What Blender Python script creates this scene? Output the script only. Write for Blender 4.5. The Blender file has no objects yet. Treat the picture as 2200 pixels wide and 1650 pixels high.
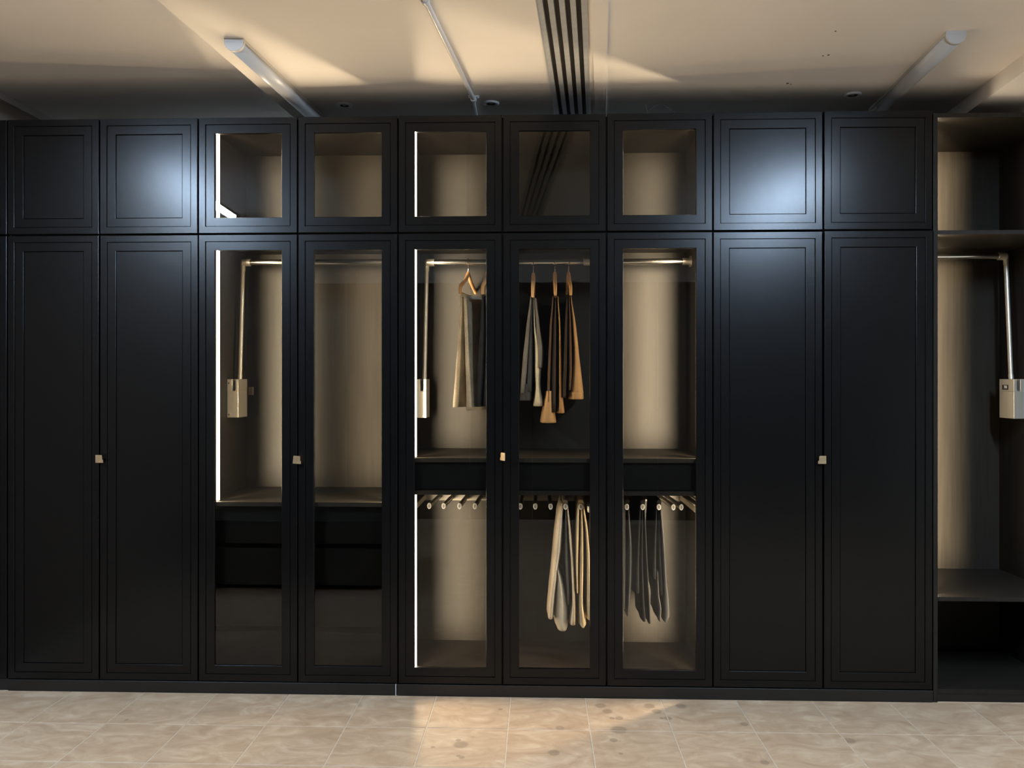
import bpy, math, random
from mathutils import Vector, Matrix

# ------------------------------------------------------------------ camera, world, exposure, large lights
S = bpy.context.scene
COL = S.collection
cam_data = bpy.data.cameras.new('camera')
cam = bpy.data.objects.new('camera', cam_data)
COL.objects.link(cam)
cam_data.sensor_fit = 'HORIZONTAL'
cam_data.sensor_width = 36.0
cam_data.lens = 36.0 * 1740.0 / 2200.0
cam_data.shift_y = -10.0 / 2200.0
cam_data.clip_start = 0.05
cam.location = (0.0, -3.4232, 1.343)
cam.rotation_euler = (math.pi / 2, 0.0, math.radians(1.8387))
S.camera = cam

W = bpy.data.worlds.new('world')
S.world = W
W.use_nodes = True
W.node_tree.nodes['Background'].inputs[0].default_value = (0.6, 0.75, 1.0, 1)
W.node_tree.nodes['Background'].inputs[1].default_value = 0.05

S.view_settings.view_transform = 'Standard'
S.view_settings.look = 'None'
S.view_settings.exposure = 0.0
S.view_settings.gamma = 1.0
S.view_settings.use_curve_mapping = False
try:
    S.cycles.use_denoising = True
    S.cycles.sample_clamp_indirect = 6.0
except Exception:
    pass

LED_COL = (1.0, 0.83, 0.60)
LED_FRONT = 9.0       # lens face towards the room
LED_SIDE = 6.0          # lens face into the cabinet
LED_BEAM = 4.0          # watts per metre of strip, beam onto the back panel
LED_OUT = 9.8         # watts per metre of strip, sidelong beam out through the glass
TUBE_COL = (0.57, 0.76, 1.0)
TUBE_STRENGTH = 470.0

def area_light(name, loc, direction, sx, sy, power, color, spread):
    """Rectangular lamp; sx is across, sy runs along world Z."""
    ld = bpy.data.lights.new(name, 'AREA')
    ld.shape = 'RECTANGLE'
    ld.size, ld.size_y = sx, sy
    ld.energy = power
    ld.color = color
    ld.spread = spread
    o = bpy.data.objects.new(name, ld)
    COL.objects.link(o)
    d = Vector(direction).normalized()
    z = -d
    y = Vector((0, 0, 1))
    x = y.cross(z).normalized()
    y = z.cross(x)
    m = Matrix((x, y, z)).transposed().to_4x4()
    m.translation = Vector(loc)
    o.matrix_world = m
    return o

# ------------------------------------------------------------------ materials
def nm(name):
    m = bpy.data.materials.new(name)
    m.use_nodes = True
    nt = m.node_tree
    return m, nt, nt.nodes['Principled BSDF']

def N(nt, kind, **kw):
    n = nt.nodes.new(kind)
    for k, v in kw.items():
        setattr(n, k, v)
    return n

def plain(name, col, rough=0.5, metal=0.0, spec=0.5, noise=0.0, nscale=(60, 60, 60), bump=0.0):
    m, nt, b = nm(name)
    b.inputs['Base Color'].default_value = (*col, 1)
    b.inputs['Roughness'].default_value = rough
    b.inputs['Metallic'].default_value = metal
    b.inputs['Specular IOR Level'].default_value = spec
    if noise or bump:
        tc = N(nt, 'ShaderNodeTexCoord')
        mp = N(nt, 'ShaderNodeMapping')
        mp.inputs['Scale'].default_value = nscale
        nz = N(nt, 'ShaderNodeTexNoise')
        nz.inputs['Scale'].default_value = 1.0
        nz.inputs['Detail'].default_value = 5.0
        nt.links.new(tc.outputs['Object'], mp.inputs[0])
        nt.links.new(mp.outputs[0], nz.inputs['Vector'])
        if noise:
            mix = N(nt, 'ShaderNodeMix', data_type='RGBA')
            mix.inputs[6].default_value = (*[c * (1 - noise) for c in col], 1)
            mix.inputs[7].default_value = (*[min(1, c * (1 + noise)) for c in col], 1)
            rp = N(nt, 'ShaderNodeMapRange')
            rp.inputs['From Min'].default_value = 0.3
            rp.inputs['From Max'].default_value = 0.7
            nt.links.new(nz.outputs['Fac'], rp.inputs['Value'])
            nt.links.new(rp.outputs[0], mix.inputs[0])
            nt.links.new(mix.outputs[2], b.inputs['Base Color'])
        if bump:
            bp = N(nt, 'ShaderNodeBump')
            bp.inputs['Strength'].default_value = bump
            bp.inputs['Distance'].default_value = 0.002
            nt.links.new(nz.outputs['Fac'], bp.inputs['Height'])
            nt.links.new(bp.outputs[0], b.inputs['Normal'])
    return m

def emit(name, col, s):
    m = bpy.data.materials.new(name)
    m.use_nodes = True
    nt = m.node_tree
    nt.nodes.remove(nt.nodes['Principled BSDF'])
    e = N(nt, 'ShaderNodeEmission')
    e.inputs[0].default_value = (*col, 1)
    e.inputs[1].default_value = s
    nt.links.new(e.outputs[0], nt.nodes['Material Output'].inputs[0])
    return m

def glass_mat(name, tint, gloss=1.0):
    m = bpy.data.materials.new(name)
    m.use_nodes = True
    nt = m.node_tree
    nt.nodes.remove(nt.nodes['Principled BSDF'])
    t = N(nt, 'ShaderNodeBsdfTransparent')
    t.inputs[0].default_value = (*tint, 1)
    g = N(nt, 'ShaderNodeBsdfGlossy')
    g.inputs['Roughness'].default_value = 0.0
    g.inputs[0].default_value = (gloss, gloss, gloss, 1)
    f = N(nt, 'ShaderNodeFresnel')
    f.inputs[0].default_value = 1.5
    mx = N(nt, 'ShaderNodeMixShader')
    geo = N(nt, 'ShaderNodeNewGeometry')
    inv = N(nt, 'ShaderNodeMath', operation='SUBTRACT')
    inv.inputs[0].default_value = 1.0
    nt.links.new(geo.outputs['Backfacing'], inv.inputs[1])
    mul = N(nt, 'ShaderNodeMath', operation='MULTIPLY')
    nt.links.new(f.outputs[0], mul.inputs[0])
    nt.links.new(inv.outputs[0], mul.inputs[1])
    nt.links.new(mul.outputs[0], mx.inputs[0])
    nt.links.new(t.outputs[0], mx.inputs[1])
    nt.links.new(g.outputs[0], mx.inputs[2])
    nt.links.new(mx.outputs[0], nt.nodes['Material Output'].inputs[0])
    return m

def door_lacquer(name):
    """Satin black lacquer over a vertical open grain."""
    m, nt, b = nm(name)
    b.inputs['Base Color'].default_value = (0.0032, 0.0029, 0.0028, 1)
    b.inputs['Specular IOR Level'].default_value = 0.24
    b.inputs['Specular Tint'].default_value = (0.96, 0.98, 1.0, 1)
    tc = N(nt, 'ShaderNodeTexCoord')
    mp = N(nt, 'ShaderNodeMapping')
    mp.inputs['Scale'].default_value = (120, 120, 6)
    nz = N(nt, 'ShaderNodeTexNoise')
    nz.inputs['Scale'].default_value = 1.0
    nz.inputs['Detail'].default_value = 4.0
    nt.links.new(tc.outputs['Object'], mp.inputs[0])
    nt.links.new(mp.outputs[0], nz.inputs['Vector'])
    rp = N(nt, 'ShaderNodeMapRange')
    rp.inputs['To Min'].default_value = 0.240
    rp.inputs['To Max'].default_value = 0.265
    nt.links.new(nz.outputs['Fac'], rp.inputs['Value'])
    nt.links.new(rp.outputs[0], b.inputs['Roughness'])
    return m

def wood_grain(name, c1, c2, rough):
    m, nt, b = nm(name)
    tc = N(nt, 'ShaderNodeTexCoord')
    mp = N(nt, 'ShaderNodeMapping')
    mp.inputs['Scale'].default_value = (110, 40, 3)
    nz = N(nt, 'ShaderNodeTexNoise')
    nz.inputs['Scale'].default_value = 1.0
    nz.inputs['Detail'].default_value = 6.0
    nt.links.new(tc.outputs['Object'], mp.inputs[0])
    nt.links.new(mp.outputs[0], nz.inputs['Vector'])
    cr = N(nt, 'ShaderNodeValToRGB')
    cr.color_ramp.elements[0].position = 0.3
    cr.color_ramp.elements[0].color = (*c1, 1)
    cr.color_ramp.elements[1].position = 0.7
    cr.color_ramp.elements[1].color = (*c2, 1)
    nt.links.new(nz.outputs['Fac'], cr.inputs[0])
    nt.links.new(cr.outputs[0], b.inputs['Base Color'])
    b.inputs['Roughness'].default_value = rough
    b.inputs['Specular IOR Level'].default_value = 0.16
    return m

def tile_mat(name):
    """Beige marble-look glazed tile, a different cut of the pattern on every tile, with a few oily spots."""
    m, nt, b = nm(name)
    geo = N(nt, 'ShaderNodeNewGeometry')
    oi = N(nt, 'ShaderNodeObjectInfo')
    off = N(nt, 'ShaderNodeVectorMath', operation='MULTIPLY_ADD')
    comb = N(nt, 'ShaderNodeCombineXYZ')
    nt.links.new(oi.outputs['Random'], comb.inputs[0])
    nt.links.new(oi.outputs['Random'], comb.inputs[1])
    nt.links.new(comb.outputs[0], off.inputs[0])
    off.inputs[1].default_value = (13.0, 29.0, 0.0)
    nt.links.new(geo.outputs['Position'], off.inputs[2])
    mp = N(nt, 'ShaderNodeMapping')
    mp.inputs['Scale'].default_value = (6.0, 11.0, 1.0)
    mp.inputs['Rotation'].default_value = (0, 0, 0.35)
    nt.links.new(off.outputs[0], mp.inputs[0])
    n1 = N(nt, 'ShaderNodeTexNoise')
    n1.inputs['Scale'].default_value = 1.0
    n1.inputs['Detail'].default_value = 8.0
    n1.inputs['Roughness'].default_value = 0.62
    n1.inputs['Distortion'].default_value = 1.4
    nt.links.new(mp.outputs[0], n1.inputs['Vector'])
    cr = N(nt, 'ShaderNodeValToRGB')
    e = cr.color_ramp.elements
    e[0].position = 0.32; e[0].color = (0.315, 0.208, 0.126, 1)
    e[1].position = 0.70; e[1].color = (0.470, 0.348, 0.232, 1)
    k = e.new(0.5); k.color = (0.380, 0.264, 0.166, 1)
    nt.links.new(n1.outputs['Fac'], cr.inputs[0])
    col = cr.outputs[0]
    spots = [(0.2569, -0.0797, 0.023, 0.0253), (0.2808, -0.1351, 0.0207, 0.0228), (0.4573, -0.078, 0.0229, 0.0252), (0.5873, -0.0739, 0.0229, 0.0252), (0.4803, -0.1287, 0.0207, 0.0228), (0.2934, -0.2022, 0.0111, 0.0122), (0.3211, -0.2014, 0.0166, 0.0183), (0.4907, -0.1959, 0.0092, 0.0101), (0.5147, -0.1951, 0.0166, 0.0183), (0.3104, -0.3083, 0.0321, 0.0353), (0.0845, -0.299, 0.0179, 0.0197), (0.2808, -0.3974, 0.0156, 0.0171), (0.0571, -0.5062, 0.0218, 0.0239), (0.2974, -0.5057, 0.0083, 0.0092), (0.8027, -0.2422, 0.0163, 0.0179), (1.1575, -0.3732, 0.0225, 0.0247), (0.7945, -0.5569, 0.0163, 0.0179), (-1.623, -0.2769, 0.0073, 0.0081), (-0.2836, -0.454, 0.0274, 0.0301), (-0.2959, -0.4159, 0.0104, 0.0114), (-0.3838, -0.476, 0.0085, 0.0093), (-0.2709, -0.5526, 0.0116, 0.0127), (-0.2835, -0.5423, 0.0083, 0.0091), (-0.1531, -0.1305, 0.0095, 0.0104)]
    acc = None
    for (sx, sy, rx, ry) in spots:
        sub = N(nt, 'ShaderNodeVectorMath', operation='SUBTRACT')
        nt.links.new(geo.outputs['Position'], sub.inputs[0])
        sub.inputs[1].default_value = (sx, sy, 0)
        mul = N(nt, 'ShaderNodeVectorMath', operation='MULTIPLY')
        nt.links.new(sub.outputs[0], mul.inputs[0])
        mul.inputs[1].default_value = (1 / rx, 1 / ry, 0)
        ln = N(nt, 'ShaderNodeVectorMath', operation='LENGTH')
        nt.links.new(mul.outputs[0], ln.inputs[0])
        mr = N(nt, 'ShaderNodeMapRange')
        mr.inputs['From Min'].default_value = 1.15
        mr.inputs['From Max'].default_value = 0.75
        nt.links.new(ln.outputs['Value'], mr.inputs['Value'])
        if acc is None:
            acc = mr.outputs[0]
        else:
            mx = N(nt, 'ShaderNodeMath', operation='MAXIMUM')
            nt.links.new(acc, mx.inputs[0])
            nt.links.new(mr.outputs[0], mx.inputs[1])
            acc = mx.outputs[0]
    sc = N(nt, 'ShaderNodeMath', operation='MULTIPLY')
    sc.inputs[1].default_value = 0.5
    nt.links.new(acc, sc.inputs[0])
    mix = N(nt, 'ShaderNodeMix', data_type='RGBA')
    nt.links.new(sc.outputs[0], mix.inputs[0])
    nt.links.new(col, mix.inputs[6])
    mix.inputs[7].default_value = (0.14, 0.10, 0.066, 1)
    nt.links.new(mix.outputs[2], b.inputs['Base Color'])
    b.inputs['Roughness'].default_value = 0.62
    b.inputs['Specular IOR Level'].default_value = 0.2
    bp = N(nt, 'ShaderNodeBump')
    bp.inputs['Strength'].default_value = 0.12
    bp.inputs['Distance'].default_value = 0.003
    nt.links.new(n1.outputs['Fac'], bp.inputs['Height'])
    nt.links.new(bp.outputs[0], b.inputs['Normal'])
    return m

def fabric(name, c, weave=0.25, rough=0.9, sc=420):
    m, nt, b = nm(name)
    tc = N(nt, 'ShaderNodeTexCoord')
    nz = N(nt, 'ShaderNodeTexNoise')
    nz.inputs['Scale'].default_value = sc
    nz.inputs['Detail'].default_value = 3.0
    n2 = N(nt, 'ShaderNodeTexNoise')
    n2.inputs['Scale'].default_value = 9.0
    nt.links.new(tc.outputs['Object'], nz.inputs['Vector'])
    nt.links.new(tc.outputs['Object'], n2.inputs['Vector'])
    ad = N(nt, 'ShaderNodeMath', operation='ADD')
    nt.links.new(nz.outputs['Fac'], ad.inputs[0])
    nt.links.new(n2.outputs['Fac'], ad.inputs[1])
    mr = N(nt, 'ShaderNodeMapRange')
    mr.inputs['From Min'].default_value = 0.7
    mr.inputs['From Max'].default_value = 1.3
    nt.links.new(ad.outputs[0], mr.inputs['Value'])
    mix = N(nt, 'ShaderNodeMix', data_type='RGBA')
    mix.inputs[6].default_value = (*[x * (1 - weave) for x in c], 1)
    mix.inputs[7].default_value = (*[min(1, x * (1 + weave)) for x in c], 1)
    nt.links.new(mr.outputs[0], mix.inputs[0])
    nt.links.new(mix.outputs[2], b.inputs['Base Color'])
    b.inputs['Roughness'].default_value = rough
    b.inputs['Specular IOR Level'].default_value = 0.25
    bp = N(nt, 'ShaderNodeBump')
    bp.inputs['Strength'].default_value = 0.25
    bp.inputs['Distance'].default_value = 0.001
    nt.links.new(nz.outputs['Fac'], bp.inputs['Height'])
    nt.links.new(bp.outputs[0], b.inputs['Normal'])
    return m

M_DOOR = door_lacquer('black_lacquer')
M_PLINTH = plain('plinth_black', (0.0045, 0.004, 0.0036), 0.42, noise=0.2, nscale=(6, 6, 60))
M_INNER = wood_grain('taupe_board', (0.0165, 0.0138, 0.0103), (0.0235, 0.020, 0.0152), 0.48)
M_EDGE = wood_grain('dark_board', (0.012, 0.010, 0.0078), (0.018, 0.0156, 0.012), 0.38)
M_DRAWER = plain('drawer_black', (0.002, 0.002, 0.002), 0.5, spec=0.12, noise=0.2, nscale=(4, 4, 90))
M_GLASS = glass_mat('tinted_glass', (0.88, 0.87, 0.84), 0.95)
M_CHROME = plain('polished_steel', (0.80, 0.76, 0.69), 0.16, 1.0)
M_ALU = plain('brushed_aluminium', (0.46, 0.42, 0.36), 0.34, 1.0, noise=0.1, nscale=(300, 8, 300))
M_CHAMP = plain('champagne_metal', (0.66, 0.60, 0.49), 0.38, 0.75, noise=0.06, nscale=(220, 220, 3))
M_BAR = plain('bar_paint', (0.16, 0.14, 0.11), 0.5)
M_ROD = plain('bronze_rod', (0.16, 0.14, 0.115), 0.3, 1.0, noise=0.1, nscale=(300, 8, 300))
M_BRASS = plain('pale_brass', (0.83, 0.63, 0.40), 0.34, 1.0, noise=0.08)
M_PROFILE = plain('profile_anodised', (0.05, 0.046, 0.04), 0.4, 0.8)
M_BLACK = plain('matt_black', (0.006, 0.006, 0.006), 0.6)
M_CAP = plain('cap_plastic', (0.78, 0.74, 0.66), 0.3)
M_CAPIN = plain('cap_inset', (0.30, 0.27, 0.23), 0.4)
M_WOOD = wood_grain('beech_wood', (0.50, 0.27, 0.11), (0.64, 0.37, 0.17), 0.38)
M_CEIL = plain('ceiling_paint', (0.76, 0.69, 0.62), 0.85, noise=0.03, nscale=(3, 3, 3))
M_WALL = plain('wall_paint', (0.55, 0.50, 0.43), 0.85, noise=0.03, nscale=(3, 3, 3))
M_DARKWALL = plain('brown_panelling', (0.014, 0.011, 0.009), 0.6, noise=0.3, nscale=(8, 8, 1))
M_WHITE = plain('white_plastic', (0.46, 0.435, 0.41), 0.35)
M_DIFF = plain('opal_diffuser', (0.44, 0.425, 0.41), 0.28)
M_VENT = plain('vent_paint', (0.42, 0.41, 0.40), 0.5, noise=0.08, nscale=(40, 40, 40))
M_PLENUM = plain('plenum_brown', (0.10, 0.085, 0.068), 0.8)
M_BWALL = plain('white_wall_paint', (0.86, 0.82, 0.76), 0.85, noise=0.03, nscale=(3, 3, 3))
M_LWALL = plain('brown_wall_paint', (0.27, 0.215, 0.165), 0.85, noise=0.05, nscale=(3, 3, 3))
M_TILE = tile_mat('beige_tile')
M_GROUT = plain('pale_grout', (0.42, 0.335, 0.24), 0.9, noise=0.1, nscale=(80, 80, 80))
M_LEDF = emit('led_lens_front', LED_COL, LED_FRONT)
M_LEDO = emit('led_lens_open', LED_COL, LED_FRONT * 0.2)
M_LEDS = emit('led_lens_side', LED_COL, LED_SIDE)
M_TUBE = emit('lit_diffuser', TUBE_COL, TUBE_STRENGTH)

# ------------------------------------------------------------------ mesh helpers
class MB:
    def __init__(self):
        self.v, self.f, self.mi, self.sm = [], [], [], []
    def add(self, vs, fs, mi=0, smooth=False):
        o = len(self.v)
        self.v += [tuple(p) for p in vs]
        for f in fs:
            self.f.append(tuple(i + o for i in f)); self.mi.append(mi); self.sm.append(smooth)
    def box(self, x0, x1, y0, y1, z0, z1, mi=0, c=0.0):
        if c <= 0:
            vs = [(x, y, z) for z in (z0, z1) for y in (y0, y1) for x in (x0, x1)]
            self.add(vs, [(0, 2, 3, 1), (4, 5, 7, 6), (0, 1, 5, 4), (2, 6, 7, 3), (0, 4, 6, 2), (1, 3, 7, 5)], mi)
            return
        # chamfered box: 24 verts
        vs, idx = [], {}
        for sx in (0, 1):
            for sy in (0, 1):
                for sz in (0, 1):
                    X, Y, Z = (x0, x1)[sx], (y0, y1)[sy], (z0, z1)[sz]
                    dx, dy, dz = (c, -c)[sx], (c, -c)[sy], (c, -c)[sz]
                    for a, p in (('x', (X, Y + dy, Z + dz)), ('y', (X + dx, Y, Z + dz)), ('z', (X + dx, Y + dy, Z))):
                        idx[(sx, sy, sz, a)] = len(vs); vs.append(p)
        fs = []
        def q(*k): fs.append(tuple(idx[i] for i in k))
        for s in (0, 1):
            a = [(s, 0, 0, 'x'), (s, 1, 0, 'x'), (s, 1, 1, 'x'), (s, 0, 1, 'x')]; q(*(a if s else a[::-1]))
            a = [(0, s, 0, 'y'), (1, s, 0, 'y'), (1, s, 1, 'y'), (0, s, 1, 'y')]; q(*(a[::-1] if s else a))
            a = [(0, 0, s, 'z'), (1, 0, s, 'z'), (1, 1, s, 'z'), (0, 1, s, 'z')]; q(*(a if s else a[::-1]))
        for s in (0, 1):
            for t in (0, 1):
                q((s, t, 0, 'x'), (s, t, 0, 'y'), (s, t, 1, 'y'), (s, t, 1, 'x'))
                q((s, 0, t, 'x'), (s, 0, t, 'z'), (s, 1, t, 'z'), (s, 1, t, 'x'))
                q((0, s, t, 'y'), (0, s, t, 'z'), (1, s, t, 'z'), (1, s, t, 'y'))
        for sx in (0, 1):
            for sy in (0, 1):
                for sz in (0, 1):
                    q((sx, sy, sz, 'x'), (sx, sy, sz, 'y'), (sx, sy, sz, 'z'))
        self.add(vs, fs, mi)
    def prism(self, poly, axis, a, b, mi=0, smooth=False):
        """Extrude a 2-D polygon along axis 'x','y' or 'z' between a and b."""
        n = len(poly)
        def P(p, t):
            return {'x': (t, p[0], p[1]), 'y': (p[0], t, p[1]), 'z': (p[0], p[1], t)}[axis]
        vs = [P(p, a) for p in poly] + [P(p, b) for p in poly]
        self.add(vs, [(i, (i + 1) % n, n + (i + 1) % n, n + i) for i in range(n)], mi, smooth)
        self.add(vs, [tuple(range(n))[::-1], tuple(range(n, 2 * n))], mi)
    def tube(self, pts, r, n=12, mi=0, cap=True, squash=None):
        """Sweep a circle (radius or list of radii) along points; squash = (axis vector, factor)."""
        pts = [Vector(p) for p in pts]
        rs = r if isinstance(r, (list, tuple)) else [r] * len(pts)
        t0 = (pts[1] - pts[0]).normalized()
        ref = Vector((0, 0, 1)) if abs(t0.z) < 0.9 else Vector((1, 0, 0))
        u = t0.cross(ref).normalized()
        rings = []
        for i, p in enumerate(pts):
            if i == 0: t = t0
            elif i == len(pts) - 1: t = (pts[i] - pts[i - 1]).normalized()
            else: t = ((pts[i + 1] - pts[i]).normalized() + (pts[i] - pts[i - 1]).normalized()).normalized()
            u = (u - t * u.dot(t)).normalized()
            w = t.cross(u)
            ring = []
            for k in range(n):
                a = 2 * math.pi * k / n
                d = (u * math.cos(a) + w * math.sin(a)) * rs[i]
                if squash:
                    ax = Vector(squash[0]).normalized()
                    d = d + ax * (d.dot(ax) * (squash[1] - 1))
                ring.append(p + d)
            rings.append(ring)
        vs = [q for ring in rings for q in ring]
        fs = [(i * n + k, i * n + (k + 1) % n, (i + 1) * n + (k + 1) % n, (i + 1) * n + k) for i in range(len(pts) - 1) for k in range(n)]
        self.add(vs, fs, mi, True)
        if cap:
            m = len(pts) - 1
            self.add(rings[0], [tuple(range(n))[::-1]], mi)
            self.add(rings[m], [tuple(range(n))], mi)
    def lathe(self, prof, cx, cy, n=28, mi=0):
        """Revolve (radius, z) about the vertical through (cx, cy)."""
        vs = [(cx + r * math.cos(2 * math.pi * k / n), cy + r * math.sin(2 * math.pi * k / n), z) for r, z in prof for k in range(n)]
        fs = [(i * n + k, i * n + (k + 1) % n, (i + 1) * n + (k + 1) % n, (i + 1) * n + k) for i in range(len(prof) - 1) for k in range(n)]
        self.add(vs, fs, mi, True)

def obj(name, mb, mats, parent=None, origin=None, recalc=False):
    """Link a mesh built in world coordinates as one object, with its origin where it stands."""
    mats = mats if isinstance(mats, (list, tuple)) else [mats]
    if origin is None:
        xs, ys, zs = zip(*mb.v)
        origin = ((min(xs) + max(xs)) / 2, (min(ys) + max(ys)) / 2, min(zs))
    me = bpy.data.meshes.new(name)
    me.from_pydata([(x - origin[0], y - origin[1], z - origin[2]) for x, y, z in mb.v], [], mb.f)
    for m in mats: me.materials.append(m)
    for p, mi, sm in zip(me.polygons, mb.mi, mb.sm):
        p.material_index = mi; p.use_smooth = sm
    if recalc:
        import bmesh
        bm = bmesh.new(); bm.from_mesh(me)
        bmesh.ops.remove_doubles(bm, verts=bm.verts, dist=1e-6)
        bmesh.ops.recalc_face_normals(bm, faces=bm.faces)
        bm.to_mesh(me); bm.free()
    me.update()
    o = bpy.data.objects.new(name, me)
    COL.objects.link(o)
    w = Vector(origin)
    if parent is not None:
        o.parent = parent
        q = parent
        while q is not None:
            w = w - q.location
            q = q.parent
    o.location = w
    return o

def thing(name, loc, label, cat, group=None):
    o = bpy.data.objects.new(name, None)
    o.empty_display_size = 0.05
    COL.objects.link(o)
    o.location = loc
    o['label'] = label; o['category'] = cat
    if group: o['group'] = group
    return o

def tag(o, label, cat, group=None):
    o['label'] = label; o['category'] = cat
    if group: o['group'] = group
    return o

def struct(name, mb, mat, parent=None, recalc=False):
    o = obj(name, mb, mat, parent, recalc=recalc)
    if parent is None: o['kind'] = 'structure'
    return o

# ------------------------------------------------------------------ the room
SK = 0.075   # the ceiling's lines run slightly askew to the wardrobe wall
YA, YB = -4.35, 0.62
def skew(mb, x0, x1, y0, y1, z0, z1, mi=0):
    q = [(x0 + SK * y0, y0), (x1 + SK * y0, y0), (x1 + SK * y1, y1), (x0 + SK * y1, y1)]
    mb.prism(q, 'z', z0, z1, mi)

# floor: grout bed with tiles laid on it
TW = 0.3145
mb = MB(); mb.box(-2.6, 3.6, YA, YB + 0.1, -0.05, -0.0016)
floor = struct('floor', mb, M_GROUT)
tm = MB(); g = 0.0024; c = 0.0016
tm.add([(g, g, -0.004), (TW - g, g, -0.004), (TW - g, TW - g, -0.004), (g, TW - g, -0.004),
        (g, g, -c), (TW - g, g, -c), (TW - g, TW - g, -c), (g, TW - g, -c),
        (g + c, g + c, 0), (TW - g - c, g + c, 0), (TW - g - c, TW - g - c, 0), (g + c, TW - g - c, 0)],
       [(0, 1, 5, 4), (1, 2, 6, 5), (2, 3, 7, 6), (3, 0, 4, 7), (4, 5, 9, 8), (5, 6, 10, 9), (6, 7, 11, 10), (7, 4, 8, 11), (8, 9, 10, 11)])
first = None
random.seed(3)
rest = MB()
for j in range(-13, 1):
    for i in range(-8, 12):
        x, y = 0.199 + i * TW, j * TW
        if x < -2.6 or x + TW > 3.6 or y + TW > YB + 0.1: continue
        if y < -2.6:
            rest.add([(a + x, b + y, d) for a, b, d in tm.v], tm.f)
            continue
        if first is None:
            first = obj('floor_tile', tm, M_TILE, floor, origin=(0, 0, 0))
            t = first
        else:
            t = first.copy(); COL.objects.link(t)
        t.parent = floor
        t.location = Vector((x, y, random.uniform(-0.0002, 0.0002))) - floor.location
o = obj('floor_tiles_far', rest, M_TILE, floor); o['kind'] = 'stuff'

# walls
mb = MB(); mb.box(-2.6, 3.7, YB, YB + 0.1, 0, 2.9); struct('wall_back', mb, M_BWALL)
mb = MB(); mb.box(-2.56, -2.46, YA, YB, 0, 2.9); struct('wall_left', mb, M_LWALL)
mb = MB(); mb.box(3.6, 3.7, YA, YB, 0, 2.9); struct('wall_right', mb, M_WALL)
mb = MB(); mb.box(-2.6, 3.7, YA - 0.1, YA, 0, 2.9); struct('wall_front', mb, M_WALL)
mb = MB()
for i in range(10):
    mb.box(-2.45 + 0.6 * i, -2.45 + 0.6 * i + 0.59, YA, YA + 0.03, 0.0, 2.27)
struct('trim_1', mb, M_DARKWALL)

# ceiling: soffit in the middle, a higher field to the left and a lower one to the right
XE1, XV0, XV1, XE2 = -1.180, 0.053, 0.216, 1.866
mb = MB()
skew(mb, XE1, XV0, YA, YB, 2.58, 2.9)
skew(mb, XV1, XE2, YA, YB, 2.58, 2.9)
skew(mb, XV0, XV1, YA, YB, 2.68, 2.9)
ceil = struct('ceiling', mb, M_CEIL)
mb = MB(); mb.box(-2.6, XE1 + SK * YB, YA, YB, 2.65, 2.95); obj('ceiling_field', mb, M_CEIL, ceil)
mb = MB(); skew(mb, XE2, 4.2, YA, YB, 2.512, 2.95); obj('ceiling_drop', mb, M_CEIL, ceil)
# a raised panel beside the slot diffuser
mb = MB(); skew(mb, XV1 + 0.020, XV1 + 0.072, YA, YB, 2.574, 2.58); obj('cover_strip', mb, M_CEIL, ceil)
for x, y, r in (1.1071, -0.2980, 0.0045), (1.0890, -0.2897, 0.0035), (1.0422, -0.0038, 0.006), (1.0592, 0.0074, 0.0035), (1.0564, -0.5103, 0.0035):
    mb = MB(); mb.tube([(x, y, 2.5802), (x, y, 2.5793)], r, 8); obj('plug_hole', mb, M_BLACK, ceil)
mb = MB(); mb.box(-2.46, -2.435, YA, YB, 2.615, 2.65); struct('trim_2', mb, M_WHITE)

# ------------------------------------------------------------------ wardrobes
ZB, ZS0, ZS1, ZT = 0.052, 1.9615, 1.9685, 2.462   # door bottoms, seam between door rows, door tops
YBACK = 0.520
GAP = 0.003

def rings(mb, x0, x1, z0, z1, rs, mi=0):
    """Connect nested rectangles (inset, y); returns nothing, leaves the last one open."""
    base = len(mb.v)
    for ins, y in rs:
        mb.v += [(x0 + ins, y, z0 + ins), (x1 - ins, y, z0 + ins), (x1 - ins, y, z1 - ins), (x0 + ins, y, z1 - ins)]
    for k in range(len(rs) - 1):
        for i in range(4):
            a, b = base + 4 * k + i, base + 4 * k + (i + 1) % 4
            mb.f.append((a, b, b + 4, a + 4)); mb.mi.append(mi); mb.sm.append(False)

def door(parent, x0, x1, z0, z1, glass, tilt=0.0):
    x0 += GAP; x1 -= GAP
    mb = MB()
    prof = [(0.0, 0.022), (0.0, 0.0014), (0.0014, 0.0), (0.0275, 0.0), (0.0285, 0.0012), (0.0288, 0.0060), (0.0305, 0.0060), (0.0312, 0.0028), (0.0655, 0.0028), (0.0668, 0.0040)]
    w = 0.0668
    if glass:
        rings(mb, x0, x1, z0, z1, prof + [(w, 0.022), (0.0, 0.022)])
    else:
        rings(mb, x0, x1, z0, z1, prof + [(w, 0.0130), (w, 0.022), (0.0, 0.022)])
    d = obj('door', mb, M_DOOR, parent, origin=((x0 + x1) / 2, 0.022, z0))
    mb = MB()
    e = 0.0008
    if glass:
        mb.box(x0 + w - e, x1 - w + e, 0.0105, 0.0145, z0 + w - e, z1 - w + e)
        obj('glass_pane', mb, M_GLASS, d)
    else:
        mb.box(x0 + w + 0.0018, x1 - w - 0.0018, 0.0068, 0.0185, z0 + w + 0.0018, z1 - w - 0.0018, 0, 0.0006)
        mb.box(x0 + w + 0.0002, x1 - w - 0.0002, 0.0140, 0.0180, z0 + w + 0.0002, z1 - w - 0.0002)
        obj('door_panel', mb, M_DOOR, d)
    if tilt:
        d.rotation_euler = (math.radians(tilt * 0.4), 0, math.radians(tilt))
    return d

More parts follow.
